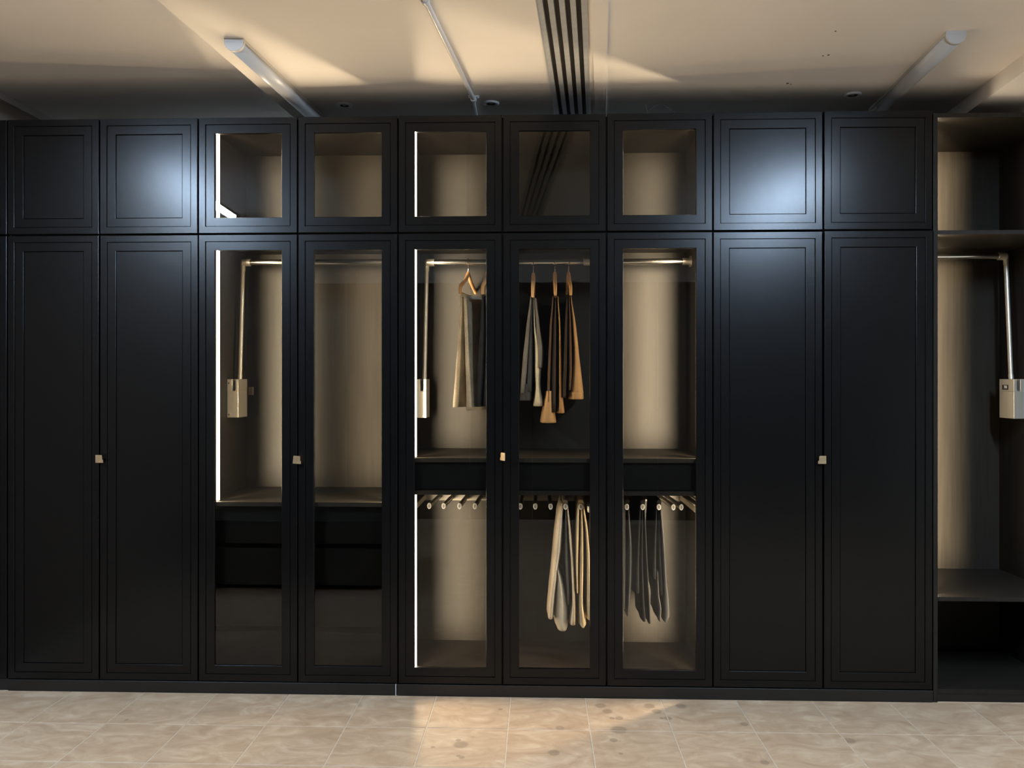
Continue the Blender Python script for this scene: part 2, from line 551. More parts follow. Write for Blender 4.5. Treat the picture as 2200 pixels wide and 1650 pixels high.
def handle(d, x, z, side, roll=0.0, yaw=0.0):
    """Small square brass plate with a notched edge on a short post."""
    mb = MB()
    s = 0.0165
    poly = [(-s, -s), (s, -s), (s, -s * 0.35), (s * 0.72, -s * 0.1), (s * 0.72, s * 0.8), (s * 0.55, s), (-s, s)]
    if side < 0: poly = [(-a, b) for a, b in poly][::-1]
    cr, sr = math.cos(roll), math.sin(roll)
    cy, sy = math.cos(yaw), math.sin(yaw)
    pl = MB()
    pl.prism(poly, 'y', -0.0022, 0.0022)
    ring = MB()
    hx = s * 0.42 * (1 if side > 0 else -1)
    ring.tube([(hx, -0.0034, s * 0.45), (hx, -0.0022, s * 0.45)], 0.0042, 10)
    def tr(p):
        x_, y_, z_ = p
        x_, z_ = x_ * cr - z_ * sr, x_ * sr + z_ * cr
        x_, y_ = x_ * cy - y_ * sy, x_ * sy + y_ * cy
        return (x + x_, -0.020 + y_, z + z_)
    pl.v = [tr(p) for p in pl.v]
    ring.v = [tr(p) for p in ring.v]
    mb.v, mb.f, mb.mi, mb.sm = pl.v, pl.f, pl.mi, pl.sm
    o = len(mb.v)
    mb.v += ring.v; mb.f += [tuple(i + o for i in f) for f in ring.f]; mb.mi += [0] * len(ring.f); mb.sm += [False] * len(ring.f)
    mb.tube([(x, -0.018, z), (x, 0.0, z)], 0.0055, 12)
    obj('handle', mb, M_BRASS, d)

def carcass(name, label, x0, x1, z1=ZT - 0.004, front=0.024, base=0.052):
    t = thing(name, ((x0 + x1) / 2, 0.27, 0.0), label, 'wardrobe')
    a, b = x0 + 0.0005, x1 - 0.0005
    for s0, s1 in ((a, a + 0.018), (b - 0.018, b)):
        mb = MB(); mb.box(s0, s1, front, YBACK + 0.02, 0.0, z1); obj('side_panel', mb, M_INNER, t)
    a += 0.018; b -= 0.018
    mb = MB(); mb.box(a, b, front, YBACK, z1 - 0.018, z1); obj('top_panel', mb, M_INNER, t)
    mb = MB(); mb.box(a, b, front, YBACK, base, base + 0.018); obj('bottom_panel', mb, M_INNER, t)
    mb = MB(); mb.box(a, b, YBACK, YBACK + 0.01, base, z1); obj('back_panel', mb, M_INNER, t)
    return t, a, b

def shelf(t, a, b, z0, z1, front=0.024, mat=None):
    mb = MB(); mb.box(a, b, front, YBACK, z0, z1)
    obj('shelf', mb, mat or M_INNER, t)

def led(t, xin, sgn, z0, z1, off=0.030, y0=0.046, beam=1.0, front_mat=None, out=1.0):
    """LED strip on a side panel: dark profile, lens glowing into the cabinet; xin is the panel's inner face."""
    w = 0.024
    xa, xb = xin + sgn * off, xin + sgn * (off + w)
    mb = MB()
    lo, hi = sorted((xin, xa))
    mb.box(lo, hi, y0 - 0.004, y0 + 0.026, z0, z1)
    obj('led_profile', mb, M_PROFILE, t)
    mb = MB()
    P = [(xa, y0), (xb, y0), (xb, y0 + 0.010), (xa, y0 + 0.022)]
    n = 4
    vs = [(x, y, z0 + 0.002) for x, y in P] + [(x, y, z1 - 0.002) for x, y in P]
    order = [(0, 1, 5, 4), (1, 2, 6, 5), (2, 3, 7, 6), (3, 0, 4, 7), (3, 2, 1, 0), (4, 5, 6, 7)]
    mat_i = [0, 1, 1, 0, 0, 0]
    front = front_mat or M_LEDF
    for f, mi in zip(order, mat_i):
        mb.add([vs[i] for i in f], [(0, 1, 2, 3) if sgn > 0 else (3, 2, 1, 0)], mi)
    obj('led_lens', mb, [front, M_LEDS], t)
    if beam:
        L = z1 - z0
        area_light('led_beam', (xa + sgn * 0.016, y0 + 0.024, (z0 + z1) / 2), (sgn * 0.40, 1.0, 0.0), 0.012, L - 0.02,
                   LED_BEAM * L * beam, LED_COL, math.radians(42))
        area_light('led_beam_out', (xb - sgn * 0.006, y0 - 0.0035, (z0 + z1) / 2), (sgn * 0.80, -0.60, 0.0), 0.004, L - 0.02,
                   LED_OUT * L * out, LED_COL, math.radians(160))

def bracket_plate(t, x, y, z, wx, wy):
    mb = MB()
    mb.box(x - wx / 2, x + wx / 2, y - wy / 2, y + wy / 2, z - 0.02, z + 0.02, 0, 0.001)
    for dz in (-0.011, 0.011):
        if wx < wy: mb.box(x - wx / 2 - 0.001, x + wx / 2 + 0.001, y - 0.004, y + 0.004, z + dz - 0.003, z + dz + 0.003)
        else: mb.box(x - 0.004, x + 0.004, y - wy / 2 - 0.001, y, z + dz - 0.003, z + dz + 0.003)
    obj('bracket_plate', mb, M_BRASS, t)

XS = [-2.290, -1.886, -1.455, -1.025, -0.595, -0.150, 0.289, 0.734, 1.191, 1.643]
def two_rows(t, x0, x1, glass, ztilt=(0, 0), block_gap=False):
    u = door(t, x0, x1, ZS1, ZT, glass, ztilt[0])
    l = door(t, x0, x1, ZB, ZS0, glass, ztilt[1])
    if block_gap:
        mb = MB(); mb.box(x1 - 0.014, x1 + 0.014, 0.0223, 0.0237, ZB + 0.001, ZT - 0.006); obj('gap_blocker', mb, M_BLACK, t)  # black strip added behind the seam to stop LED light leaking through
    return u, l

# narrow end unit by the left wall
t, a, b = carcass('wardrobe', 'narrow black wardrobe sliver at the picture left end, against the left wall', -2.459, XS[0])
two_rows(t, -2.459, XS[0], False)
# closed pair on the left
t, a, b = carcass('wardrobe', 'closed black wardrobe pair left of the lit glass doors, brass knob between doors', XS[0], XS[2])
shelf(t, a, b, 1.956, 1.974)
two_rows(t, XS[0], XS[1], False, (0.25, 0.0))
u, l = two_rows(t, XS[1], XS[2], False, (-0.3, -0.2))
handle(l, XS[1] + 0.0115, 1.0029, 1)
# glazed pair with four drawers
t, a, b = carcass('wardrobe', 'glass fronted black wardrobe with four dark drawers under an empty lit rail', XS[2], XS[4])
WB = t
shelf(t, a, b, 1.956, 1.974)
shelf(t, a, b, 0.797, 0.815)
two_rows(t, XS[2], XS[3], True, block_gap=True)
u, l = two_rows(t, XS[3], XS[4], True)
handle(l, XS[3] + 0.004, 1.0016, 1, roll=-0.09, yaw=0.32)
for z0, z1 in ((0.630, 0.790), (0.450, 0.609), (0.270, 0.430), (0.088, 0.248)):
    mb = MB(); mb.box(a + 0.022, b - 0.022, 0.060, 0.078, z0, z1, 0, 0.001)
    mb.box(a + 0.03, b - 0.03, 0.078, 0.48, z0 + 0.01, z1 - 0.04)
    obj('drawer', mb, M_DRAWER, t)
for s in (a, b - 0.020):
    mb = MB(); mb.box(s, s + 0.020, 0.070, 0.48, 0.070, 0.797); obj('drawer_runner', mb, M_DRAWER, t)
led(t, a, 1, 1.975, 2.438, beam=0.7)
led(t, a, 1, 0.816, 1.955)
led(t, b, -1, 1.975, 2.438, off=0.022, beam=0.7)
led(t, b, -1, 0.816, 1.955, off=0.022)
bracket_plate(t, -1.412, YBACK - 0.002, 1.2857, 0.024, 0.004)
# glazed three-door unit
t, a, b = carcass('wardrobe', 'widest black wardrobe, three glass doors, clothes on rail above trouser racks', XS[4], XS[7])
WC = t
shelf(t, a, b, 1.956, 1.974)
shelf(t, a, b, 0.989, 1.007)
shelf(t, a, b, 0.850, 0.868, mat=M_EDGE)
mb = MB(); mb.box(a + 0.003, b - 0.003, 0.040, 0.058, 0.871, 0.986, 0, 0.001)
mb.box(a + 0.02, b - 0.02, 0.058, 0.48, 0.875, 0.96)
obj('drawer', mb, M_DRAWER, t)
two_rows(t, XS[4], XS[5], True, block_gap=True)
u, l = two_rows(t, XS[5], XS[6], True, block_gap=True)
handle(l, XS[5] + 0.001, 1.018, -1, yaw=-1.0)
two_rows(t, XS[6], XS[7], True)
led(t, a, 1, 1.975, 2.438, beam=0.7)
led(t, a, 1, 1.008, 1.955)
led(t, a, 1, 0.071, 0.850)
led(t, b, -1, 1.975, 2.438, off=0.008, beam=0.7)
led(t, b, -1, 1.008, 1.955, off=0.008, beam=1.5)
led(t, b, -1, 0.071, 0.850, off=0.008, beam=1.3)
# closed pair on the right
t, a, b = carcass('wardrobe', 'closed black wardrobe pair right of the trouser racks, next to the open unit', XS[7], XS[9])
shelf(t, a, b, 1.956, 1.974)
u, l = two_rows(t, XS[7], XS[8], False, (-0.3, -0.3))
handle(l, XS[8] - 0.0115, 1.0085, -1)
two_rows(t, XS[8], XS[9], False, (0.8, 0.5))
# open unit at the right end
EX0, EX1 = 1.6445, 2.203
t = thing('wardrobe', (1.92, 0.27, 0), 'open doorless dark wardrobe at the right end with bare shelves and rail', 'wardrobe')
WE = t
mb = MB(); mb.box(EX0, 1.662, 0.0, YBACK + 0.02, 0.0, 2.450, 0, 0.001); obj('side_panel', mb, M_EDGE, t)
mb = MB(); mb.box(EX1, EX1 + 0.018, 0.0, YBACK + 0.02, 0.0, 2.450, 0, 0.001); obj('side_panel', mb, M_EDGE, t)
mb = MB(); mb.box(1.662, EX1, 0.002, YBACK, 2.432, 2.450); obj('top_panel', mb, M_INNER, t)
mb = MB(); mb.box(1.662, EX1, 0.002, YBACK, 0.037, 0.055); obj('bottom_panel', mb, M_EDGE, t)
mb = MB(); mb.box(1.662, EX1, YBACK, YBACK + 0.01, 0.03, 2.45); obj('back_panel', mb, M_INNER, t)
shelf(t, 1.662, EX1, 1.946, 1.963, 0.004)
shelf(t, 1.662, EX1, 0.420, 0.437, 0.004, M_EDGE)
led(t, 1.662, 1, 1.964, 2.431, off=0.001, y0=0.055, beam=2.6, front_mat=M_LEDO, out=0.25)
led(t, 1.662, 1, 0.438, 1.945, off=0.001, y0=0.055, beam=2.6, front_mat=M_LEDO, out=0.25)
bracket_plate(t, EX1 - 0.002, 0.490, 1.2944, 0.004, 0.04)

# low dark bench standing opposite, seen only mirrored in the glass
t = thing('bench', (-1.58, -2.15, 0.0), 'low dark bench standing opposite, mirrored in the lower left glass', 'bench')
mb = MB(); mb.box(-2.20, -0.96, -2.58, -1.70, 0.05, 0.41, 0, 0.003); obj('body', mb, M_DARKWALL, t)
mb = MB(); mb.box(-2.22, -0.94, -2.60, -1.68, 0.41, 0.44, 0, 0.003); obj('top', mb, M_EDGE, t)
mb = MB(); mb.box(-2.17, -0.99, -2.55, -1.73, 0.0, 0.05); obj('base', mb, M_BLACK, t)

# plinths
t = thing('plinth', ((XS[0] + XS[4]) / 2, 0.01, 0), 'black plinth under the left wardrobes, ending at a pale slit', 'plinth')
mb = MB(); mb.box(-2.286, XS[4] - 0.012, 0.0, 0.018, 0.0, 0.048, 0, 0.0008); obj('board', mb, M_PLINTH, t)
mb = MB(); mb.box(XS[4] - 0.0115, XS[4] - 0.0075, 0.002, 0.018, 0.0, 0.046); obj('end_strip', mb, M_WHITE, t)
mb = MB(); mb.box(-2.459, -2.288, 0.006, 0.024, 0.0, 0.050, 0, 0.0008)
tag(obj('plinth', mb, M_PLINTH), 'short black plinth piece under the narrow wardrobe sliver at far left', 'plinth')
mb = MB(); mb.box(XS[4] - 0.003, XS[9] - 0.001, -0.002, 0.016, 0.0, 0.048, 0, 0.0008)
tag(obj('plinth', mb, M_PLINTH), 'long black plinth running under the middle and right closed wardrobes', 'plinth')
mb = MB(); mb.box(1.662, EX1, 0.008, 0.026, 0.0, 0.037, 0, 0.0008)
tag(obj('plinth', mb, M_PLINTH), 'black plinth set under the open doorless wardrobe at right', 'plinth')

# ------------------------------------------------------------------ pull-down rails
def lift(label, xp, sgn, xr, zrail, x_end, armx, sleeve=None, bracket=None, badge=False):
    """xp panel face the spring box is screwed to; xr the box's inner face; armx (bottom, top)."""
    t = thing('wardrobe_lift', ((xp + xr) / 2, 0.33, 1.17), label, 'wardrobe lift', 'pull-down wardrobe rails')
    def box_arm(xp, xr, sgn, armx, badge):
        mb = MB()
        z0, z1 = 1.166, 1.344
        x0, x1 = xp + sgn * 0.0005, xr
        if sgn < 0: x0, x1 = x1, x0
        # rear flange, shell and slot cheeks
        h = 0.0075
        xm = xr - sgn * 0.021
        sa, sb = xm - h, xm + h
        zb = 1.296
        mb.box(x0, x1, 0.275, 0.390, z0, zb - h, 0, 0.0015)
        n = 8
        for lo, hi, side in ((x0, sa, 1), (sb, x1, -1)):
            mb.box(lo, hi, 0.275, 0.390, zb - h, z1, 0, 0.001)
        pts = [(sa, zb - h)] + [(xm - h * math.cos(math.pi * k / n), zb - h * math.sin(math.pi * k / n)) for k in range(n + 1)] + [(sb, zb - h)]
        mb.prism(pts[::-1], 'y', 0.2755, 0.300)
        obj('spring_box', mb, M_CHAMP, t)
        mb = MB(); mb.box(sa + 0.0002, sb - 0.0002, 0.300, 0.388, zb - h + 0.0005, z1 - 0.006); obj('slot', mb, M_BLACK, t)
        for zz in (1.325, 1.180):
            mb = MB(); mb.tube([(xp + sgn * 0.011, 0.270, zz), (xp + sgn * 0.011, 0.2750, zz)], [0.004, 0.0052], 12)
            obj('screw', mb, M_CHROME, t)
        if badge:
            mb = MB(); mb.box(xr - 0.0008, xr - 0.0001, 0.318, 0.366, 1.296, 1.318); bd = obj('badge', mb, M_BLACK, t)
            mb = MB()
            mb.prism([(0.326, 1.302), (0.347, 1.302), (0.352, 1.315), (0.329, 1.315)], 'x', xr - 0.0016, xr - 0.0007)
            mb.box(xr - 0.0016, xr - 0.0007, 0.3535, 0.3555, 1.3015, 1.3035)
            obj('emblem', mb, M_CAP, bd)
        mb = MB()
        (ab, at) = armx
        mb.tube([(ab, 0.340, 1.335), (ab, 0.342, 1.352), (at, 0.386, zrail - 0.012)], 0.0100, 14)
        obj('arm', mb, M_CHAMP, t)
        mb = MB(); mb.tube([(ab, 0.3405, 1.3455), (ab, 0.3435, 1.366)], 0.011, 12); obj('arm_joint', mb, M_CHAMP, t)
        mb = MB()
        mb.tube([(at, 0.386, zrail - 0.040), (at, 0.386, zrail - 0.006), (at, 0.386, zrail + 0.008), (at, 0.386, zrail + 0.014)], [0.0115, 0.0115, 0.0100, 0.005], 14)
        mb.tube([(at, 0.386, zrail), (at + sgn * 0.036, 0.386, zrail)], 0.0178, 16)
        obj('knuckle', mb, M_CHAMP, t)
    box_arm(xp, xr, sgn, armx, badge)
    if bracket:
        bx, bs = bracket
        mb = MB(); mb.tube([(bx, 0.386, zrail), (bx + bs * 0.006, 0.386, zrail)], 0.026, 20)
        mb.tube([(bx + bs * 0.006, 0.386, zrail), (bx + bs * 0.040, 0.386, zrail)], 0.0165, 18)
        obj('end_bracket', mb, M_CHAMP, t)
    mb = MB()
    x0 = armx[1] + sgn * 0.030
    mb.tube([(x0, 0.386, zrail), (x_end, 0.386, zrail)], 0.0142, 20)
    obj('rail', mb, M_CHROME, t)
    if sleeve:
        mb = MB(); mb.tube([(sleeve - 0.016, 0.386, zrail), (sleeve + 0.016, 0.386, zrail)], 0.0178, 16); obj('sleeve', mb, M_CHAMP, t)
    return t

lift('pull-down rail lift with pale metal box behind the left glass doors', -1.4365, 1, -1.3835, 1.898, -0.645, (-1.4004, -1.4020), bracket=(-0.614, -1))
lift('pull-down rail lift carrying the five clothes hangers', -0.5765, 1, -0.5120, 1.894, 0.684, (-0.5298, -0.5250), sleeve=0.2295, bracket=(0.715, -1))
lift('pull-down rail lift in the open wardrobe, small black badge on its box', EX1, -1, 2.1310, 1.911, 1.695, (2.1560, 2.1582), badge=True, bracket=(1.663, 1))

# ------------------------------------------------------------------ trouser racks
def rack(label, x0, x1, rods, slide_l, slide_r):
    t = thing('trouser_rack', ((x0 + x1) / 2, 0.28, 0.80), label, 'trouser rack', 'pull-out trouser racks')
    yf, yb, zf, zb = 0.100, 0.470, 0.7899, 0.778
    mb = MB(); mb.box(x0, x1, 0.466, 0.482, 0.760, 0.792, 0, 0.001); obj('rear_bar', mb, M_BAR, t)
    for sg, xe, on in ((1, x0, slide_l), (-1, x1, slide_r)):
        if not on: continue
        def bx(mb, d0, d1, y0, y1, z0, z1, c=0.0):
            p, q = sorted((xe + sg * d0, xe + sg * d1)); mb.box(p, q, y0, y1, z0, z1, 0, c)
        mb = MB(); bx(mb, 0.0005, 0.012, 0.080, 0.482, 0.797, 0.8495)
        bx(mb, 0.012, 0.020, 0.085, 0.480, 0.804, 0.812, 0.001); bx(mb, 0.012, 0.020, 0.085, 0.480, 0.820, 0.828, 0.001); bx(mb, 0.012, 0.020, 0.085, 0.480, 0.836, 0.844, 0.001)
        obj('slide', mb, M_CHROME, t)
        mb = MB(); bx(mb, 0.004, 0.040, 0.078, 0.466, 0.768, 0.7955, 0.002); obj('side_bar', mb, M_CHAMP, t)
    for x in rods:
        mb = MB(); mb.tube([(x, yf + 0.008, zf), (x, yb, zb)], 0.0088, 14, squash=((0, 0, 1), 1.4)); rd = obj('rod', mb, M_ROD, t)
        mb = MB(); mb.tube([(x, yf, zf), (x, yf + 0.003, zf), (x, yf + 0.010, zf)], [0.0082, 0.0092, 0.0092], 18, squash=((0, 0, 1), 1.5)); obj('end_cap', mb, M_CAP, rd)
        mb = MB(); mb.tube([(x, yf - 0.0006, zf), (x, yf + 0.0002, zf)], 0.0048, 14, squash=((0, 0, 1), 1.7)); obj('cap_inset', mb, M_CAPIN, rd)
    return t
RODS1 = [-0.4751, -0.4119, -0.3426, -0.2755, -0.2085, -0.1415, -0.0766, -0.0119, 0.0549, 0.1195, 0.1861]
RODS2 = [0.3853, 0.4535, 0.5237, 0.5858, 0.6198]
rack('long trouser rack behind the left and middle glass doors, holding two pale trousers', -0.576, 0.255, RODS1, True, True)
rack('short trouser rack behind the third glass door, holding three dark trousers', 0.290, 0.715, RODS2, False, True)

# ------------------------------------------------------------------ clothes
def loft(mb, rows, yf, L, yaw, mi=0, n=22, wob=0.0, seed=0):
    """Flattened cloth tube; rows = (z, x at the front edge, thickness); it runs back L metres from y = yf."""
    rnd = random.Random(seed)
    ph = rnd.uniform(0, 6)
    # refine rows with a smooth interpolation
    R = []
    for i in range(len(rows) - 1):
        p0 = rows[max(i - 1, 0)]; p1 = rows[i]; p2 = rows[i + 1]; p3 = rows[min(i + 2, len(rows) - 1)]
        for k in range(4):
            s = k / 4
            q = []
            for a in range(3):
                m1 = (p2[a] - p0[a]) * 0.35; m2 = (p3[a] - p1[a]) * 0.35
                h = s * s * s * (2 * p1[a] - 2 * p2[a] + m1 + m2) + s * s * (-3 * p1[a] + 3 * p2[a] - 2 * m1 - m2) + s * m1 + p1[a]
                q.append(h)
            q[0] = p1[0] + (p2[0] - p1[0]) * s
            R.append(q)
    R.append(list(rows[-1]))
    dy, dx = math.cos(yaw), math.sin(yaw)
    vs = []
    for (z, x, th) in R:
        th = max(th, 0.003)
        a, b = th / 2, L / 2
        for k in range(n):
            ang = 2 * math.pi * k / n
            ca, sa = math.cos(ang), math.sin(ang)
            px = a * math.copysign(abs(ca) ** 0.8, ca)
            py = b * math.copysign(abs(sa) ** 0.55, sa) + b
            px += wob * math.sin(py * 38 + z * 7 + ph) * min(1, py / 0.05)
            vs.append((x + px * dy + py * dx, yf + py * dy - px * dx, z))
    m = len(R)
    mb.add(vs, [(i * n + k, i * n + (k + 1) % n, (i + 1) * n + (k + 1) % n, (i + 1) * n + k) for i in range(m - 1) for k in range(n)], mi, True)
    mb.add(vs[:n], [tuple(range(n))], mi)
    mb.add(vs[-n:], [tuple(range(n))[::-1]], mi)

GARMENT_ROWS = [
 ('pale grey wool trousers on the leftmost hanger, two soft folds', 'trousers on the hanging rail', 0.255, 0.26, 0.36, (-0.3471, 1.7266, 0.008, 'grey_wool'), [('trouser_leg', 'grey_wool', [(1.7266, -0.3513, 0.0127), (1.6715, -0.3535, 0.017), (1.5444, -0.3609, 0.0234), (1.3748, -0.3716, 0.0319), (1.2158, -0.3832, 0.034)]), ('trouser_leg', 'grey_wool', [(1.7223, -0.3386, 0.0128), (1.6291, -0.3343, 0.0213), (1.4595, -0.3279, 0.0297), (1.3112, -0.3206, 0.0403), (1.201, -0.3174, 0.0509)])]),
 ('charcoal trousers half hidden behind the first glass door stile', 'trousers on the hanging rail', 0.255, 0.25, 0.12, (-0.2494, 1.7263, 0.008, 'charcoal'), [('trouser_leg', 'charcoal', [(1.7263, -0.2526, 0.0148), (1.5865, -0.2579, 0.0254), (1.3748, -0.2674, 0.0361), (1.218, -0.2738, 0.0276)]), ('trouser_leg', 'charcoal', [(1.722, -0.2377, 0.0191), (1.5865, -0.2261, 0.0296), (1.3748, -0.2261, 0.0551), (1.2223, -0.2261, 0.0721)])]),
 ('grey and sand trousers, left of three behind the middle glass door', 'trousers on the hanging rail', 0.245, 0.26, 0.02, (-0.0229, 1.7181, 0.008, 'slate'), [('trouser_leg', 'slate', [(1.7203, -0.0324, 0.0105), (1.5854, -0.044, 0.0253), (1.4168, -0.0576, 0.0317), (1.2797, -0.0682, 0.0274)]), ('trouser_leg', 'dark_slate', [(1.7181, -0.0261, 0.0105), (1.5854, -0.0335, 0.0253), (1.4168, -0.0377, 0.0337), (1.2882, -0.0429, 0.0358)]), ('trouser_leg', 'sand', [(1.7118, -0.0186, 0.0127), (1.5853, -0.0155, 0.0148), (1.4694, -0.0018, 0.0379), (1.3746, -0.004, 0.0295), (1.3114, -0.0029, 0.0231), (1.2208, 0.0003, 0.0506)]), ('trouser_leg', 'slate', [(1.7118, -0.0123, 0.0127), (1.5853, -0.0018, 0.021), (1.48, 0.0077, 0.0316), (1.3957, 0.0066, 0.0252)]), ('hem', 'dark_slate', [(1.3219, -0.0545, 0.0464), (1.2798, -0.0556, 0.0569), (1.246, -0.0566, 0.059)])]),
 ('dark brown trousers with tan right leg, middle of three behind glass', 'trousers on the hanging rail', 0.245, 0.26, 0.02, (0.0782, 1.7199, 0.008, 'cocoa'), [('trouser_leg', 'cocoa', [(1.7199, 0.0677, 0.0085), (1.5852, 0.0582, 0.0147), (1.3746, 0.0508, 0.0168), (1.1892, 0.0466, 0.0168)]), ('trouser_leg', 'umber', [(1.7199, 0.0782, 0.0126), (1.5852, 0.075, 0.0274), (1.3746, 0.0708, 0.0358), (1.1935, 0.0698, 0.0337)]), ('trouser_leg', 'tan', [(1.7199, 0.0897, 0.0105), (1.5851, 0.0982, 0.0147), (1.3746, 0.1013, 0.021), (1.2483, 0.1023, 0.0273), (1.1893, 0.1023, 0.0399)]), ('hem', 'tan', [(1.2903, 0.0508, 0.0336), (1.2272, 0.0467, 0.0505), (1.1745, 0.0456, 0.0653), (1.145, 0.0456, 0.0737)])]),
 ('tan trousers with shaded side painted umber, right of three behind the middle glass door', 'trousers on the hanging rail', 0.245, 0.26, 0.02, (0.1433, 1.7239, 0.008, 'umber'), [('trouser_leg', 'umber', [(1.7197, 0.1318, 0.0105), (1.585, 0.1275, 0.0189), (1.4167, 0.1244, 0.0252), (1.3114, 0.1202, 0.0252), (1.2588, 0.1192, 0.0231)]), ('trouser_leg', 'cocoa', [(1.7197, 0.1401, 0.0105), (1.585, 0.1443, 0.0189), (1.3746, 0.1464, 0.0231), (1.2946, 0.1433, 0.0168)]), ('trouser_leg', 'tan', [(1.7197, 0.1496, 0.0084), (1.585, 0.1643, 0.021), (1.4587, 0.1738, 0.0273), (1.3746, 0.1748, 0.0462), (1.2904, 0.1738, 0.0651), (1.2778, 0.1738, 0.0693)]), ('hem', 'tan', [(1.2841, 0.1736, 0.0681), (1.2525, 0.1742, 0.0702)])]),  # lit right side and shaded left side are put into the cloth colours
 ('oat coloured trousers on the left of two occupied rods, pocket facing out', 'trousers on the racks', 0.115, 0.3, 0.0, (0.118, 0.807, 0.0125, 'oat'), [('trouser_leg', 'oat', [(0.809, 0.1089, 0.0183), (0.744, 0.0987, 0.0264), (0.6017, 0.0866, 0.0345), (0.5103, 0.0754, 0.0284), (0.3578, 0.0592, 0.0284), (0.2948, 0.0551, 0.0284)]), ('pocket', 'oat', [(0.5083, 0.0866, 0.0061), (0.4698, 0.0937, 0.0203), (0.4191, 0.0988, 0.0385), (0.3582, 0.1018, 0.0567), (0.277, 0.1018, 0.0649), (0.2425, 0.1079, 0.0487)]), ('trouser_leg', 'slate', [(0.7806, 0.122, 0.0081), (0.5614, 0.1251, 0.0182), (0.3585, 0.1332, 0.0142)]), ('trouser_leg', 'oat', [(0.7949, 0.1292, 0.0101), (0.663, 0.1403, 0.0162), (0.521, 0.1504, 0.0162), (0.3587, 0.1565, 0.0202), (0.2693, 0.1525, 0.0365)])]),  # slate leg: shaded gap between the folds, put in as darker cloth
 ('cream trousers on the rack rod beside the middle door stile', 'trousers on the racks', 0.115, 0.3, 0.0, (0.1869, 0.8074, 0.0125, 'cream'), [('trouser_leg', 'cream', [(0.8053, 0.1767, 0.0121), (0.6632, 0.1727, 0.0162), (0.5211, 0.1696, 0.0141), (0.4095, 0.1716, 0.0101)]), ('trouser_leg', 'cream', [(0.785, 0.1899, 0.0102), (0.6633, 0.1929, 0.0162), (0.5213, 0.1919, 0.0222), (0.359, 0.1889, 0.0243), (0.2677, 0.196, 0.0385), (0.2576, 0.197, 0.0202)]), ('trouser_leg', 'cream', [(0.8054, 0.197, 0.0121), (0.6635, 0.2142, 0.0142), (0.5215, 0.2213, 0.0203), (0.3593, 0.2243, 0.0263), (0.2903, 0.2273, 0.0283)])]),
 ('dark ash trousers on the leftmost rod of the short rack', 'trousers on the racks', 0.115, 0.3, 0.0, (0.3869, 0.8083, 0.0125, 'pitch'), [('trouser_leg', 'ash', [(0.8062, 0.3769, 0.0121), (0.5632, 0.3758, 0.0182), (0.3404, 0.3738, 0.0222)]), ('trouser_leg', 'ash', [(0.8063, 0.393, 0.0121), (0.6039, 0.401, 0.0282), (0.4621, 0.399, 0.0322), (0.3608, 0.394, 0.0222), (0.3101, 0.391, 0.0121)])]),
 ('charcoal trousers on the second rod of the short rack', 'trousers on the racks', 0.115, 0.3, 0.0, (0.4555, 0.8087, 0.0125, 'pitch'), [('trouser_leg', 'pitch', [(0.8066, 0.4454, 0.0121), (0.5636, 0.4353, 0.0202), (0.4118, 0.4323, 0.0302)]), ('trouser_leg', 'pitch', [(0.7763, 0.4545, 0.0101), (0.5637, 0.4525, 0.0181), (0.4018, 0.4565, 0.0221), (0.2865, 0.4635, 0.0202)]), ('trouser_leg', 'ash', [(0.8067, 0.4636, 0.0121), (0.6043, 0.4716, 0.0121), (0.4627, 0.4787, 0.0141), (0.3616, 0.4847, 0.0141), (0.2767, 0.4877, 0.0161)])]),
 ('black trousers with lit edges painted grey, rightmost pair on the short rack', 'trousers on the racks', 0.115, 0.3, 0.0, (0.5259, 0.809, 0.0125, 'pitch'), [('trouser_leg', 'pitch', [(0.8069, 0.5159, 0.0121), (0.6046, 0.5089, 0.0181), (0.4933, 0.5068, 0.0262), (0.4731, 0.5088, 0.0222)]), ('trouser_leg', 'lit_pitch', [(0.5035, 0.5209, 0.006), (0.4024, 0.5249, 0.01), (0.3459, 0.534, 0.0121), (0.2872, 0.532, 0.0121)]), ('trouser_leg', 'pitch', [(0.7969, 0.5249, 0.01), (0.6047, 0.53, 0.0241), (0.4025, 0.539, 0.0262)]), ('trouser_leg', 'lit_pitch', [(0.807, 0.534, 0.0121), (0.6049, 0.5481, 0.0121), (0.4634, 0.5561, 0.012), (0.3825, 0.5632, 0.0221), (0.3118, 0.5652, 0.0261), (0.2854, 0.5571, 0.0181)])])]
FAB = {
 'grey_wool': fabric('grey_wool', (0.60, 0.52, 0.40), 0.35, sc=300),
 'charcoal': fabric('charcoal_cloth', (0.020, 0.020, 0.022), 0.3),
 'slate': fabric('slate_cloth', (0.125, 0.108, 0.086), 0.3),
 'dark_slate': fabric('dark_slate_cloth', (0.036, 0.033, 0.031), 0.3),
 'sand': fabric('sand_twill', (0.52, 0.43, 0.28), 0.3),
 'cocoa': fabric('cocoa_cloth', (0.085, 0.046, 0.026), 0.3, 0.6),
 'umber': fabric('umber_cloth', (0.022, 0.014, 0.010), 0.3, 0.6),
 'tan': fabric('tan_twill', (0.45, 0.26, 0.115), 0.2, 0.7),
 'oat': fabric('oat_twill', (0.46, 0.38, 0.28), 0.25),
 'cream': fabric('cream_twill', (0.76, 0.60, 0.37), 0.2),
 'ash': fabric('ash_cloth', (0.052, 0.049, 0.046), 0.3),
 'pitch': fabric('pitch_cloth', (0.013, 0.0125, 0.013), 0.3),
 'lit_pitch': fabric('lit_pitch_cloth', (0.19, 0.17, 0.15), 0.3),  # lit edges of the pitch trousers, put into the cloth colour
}
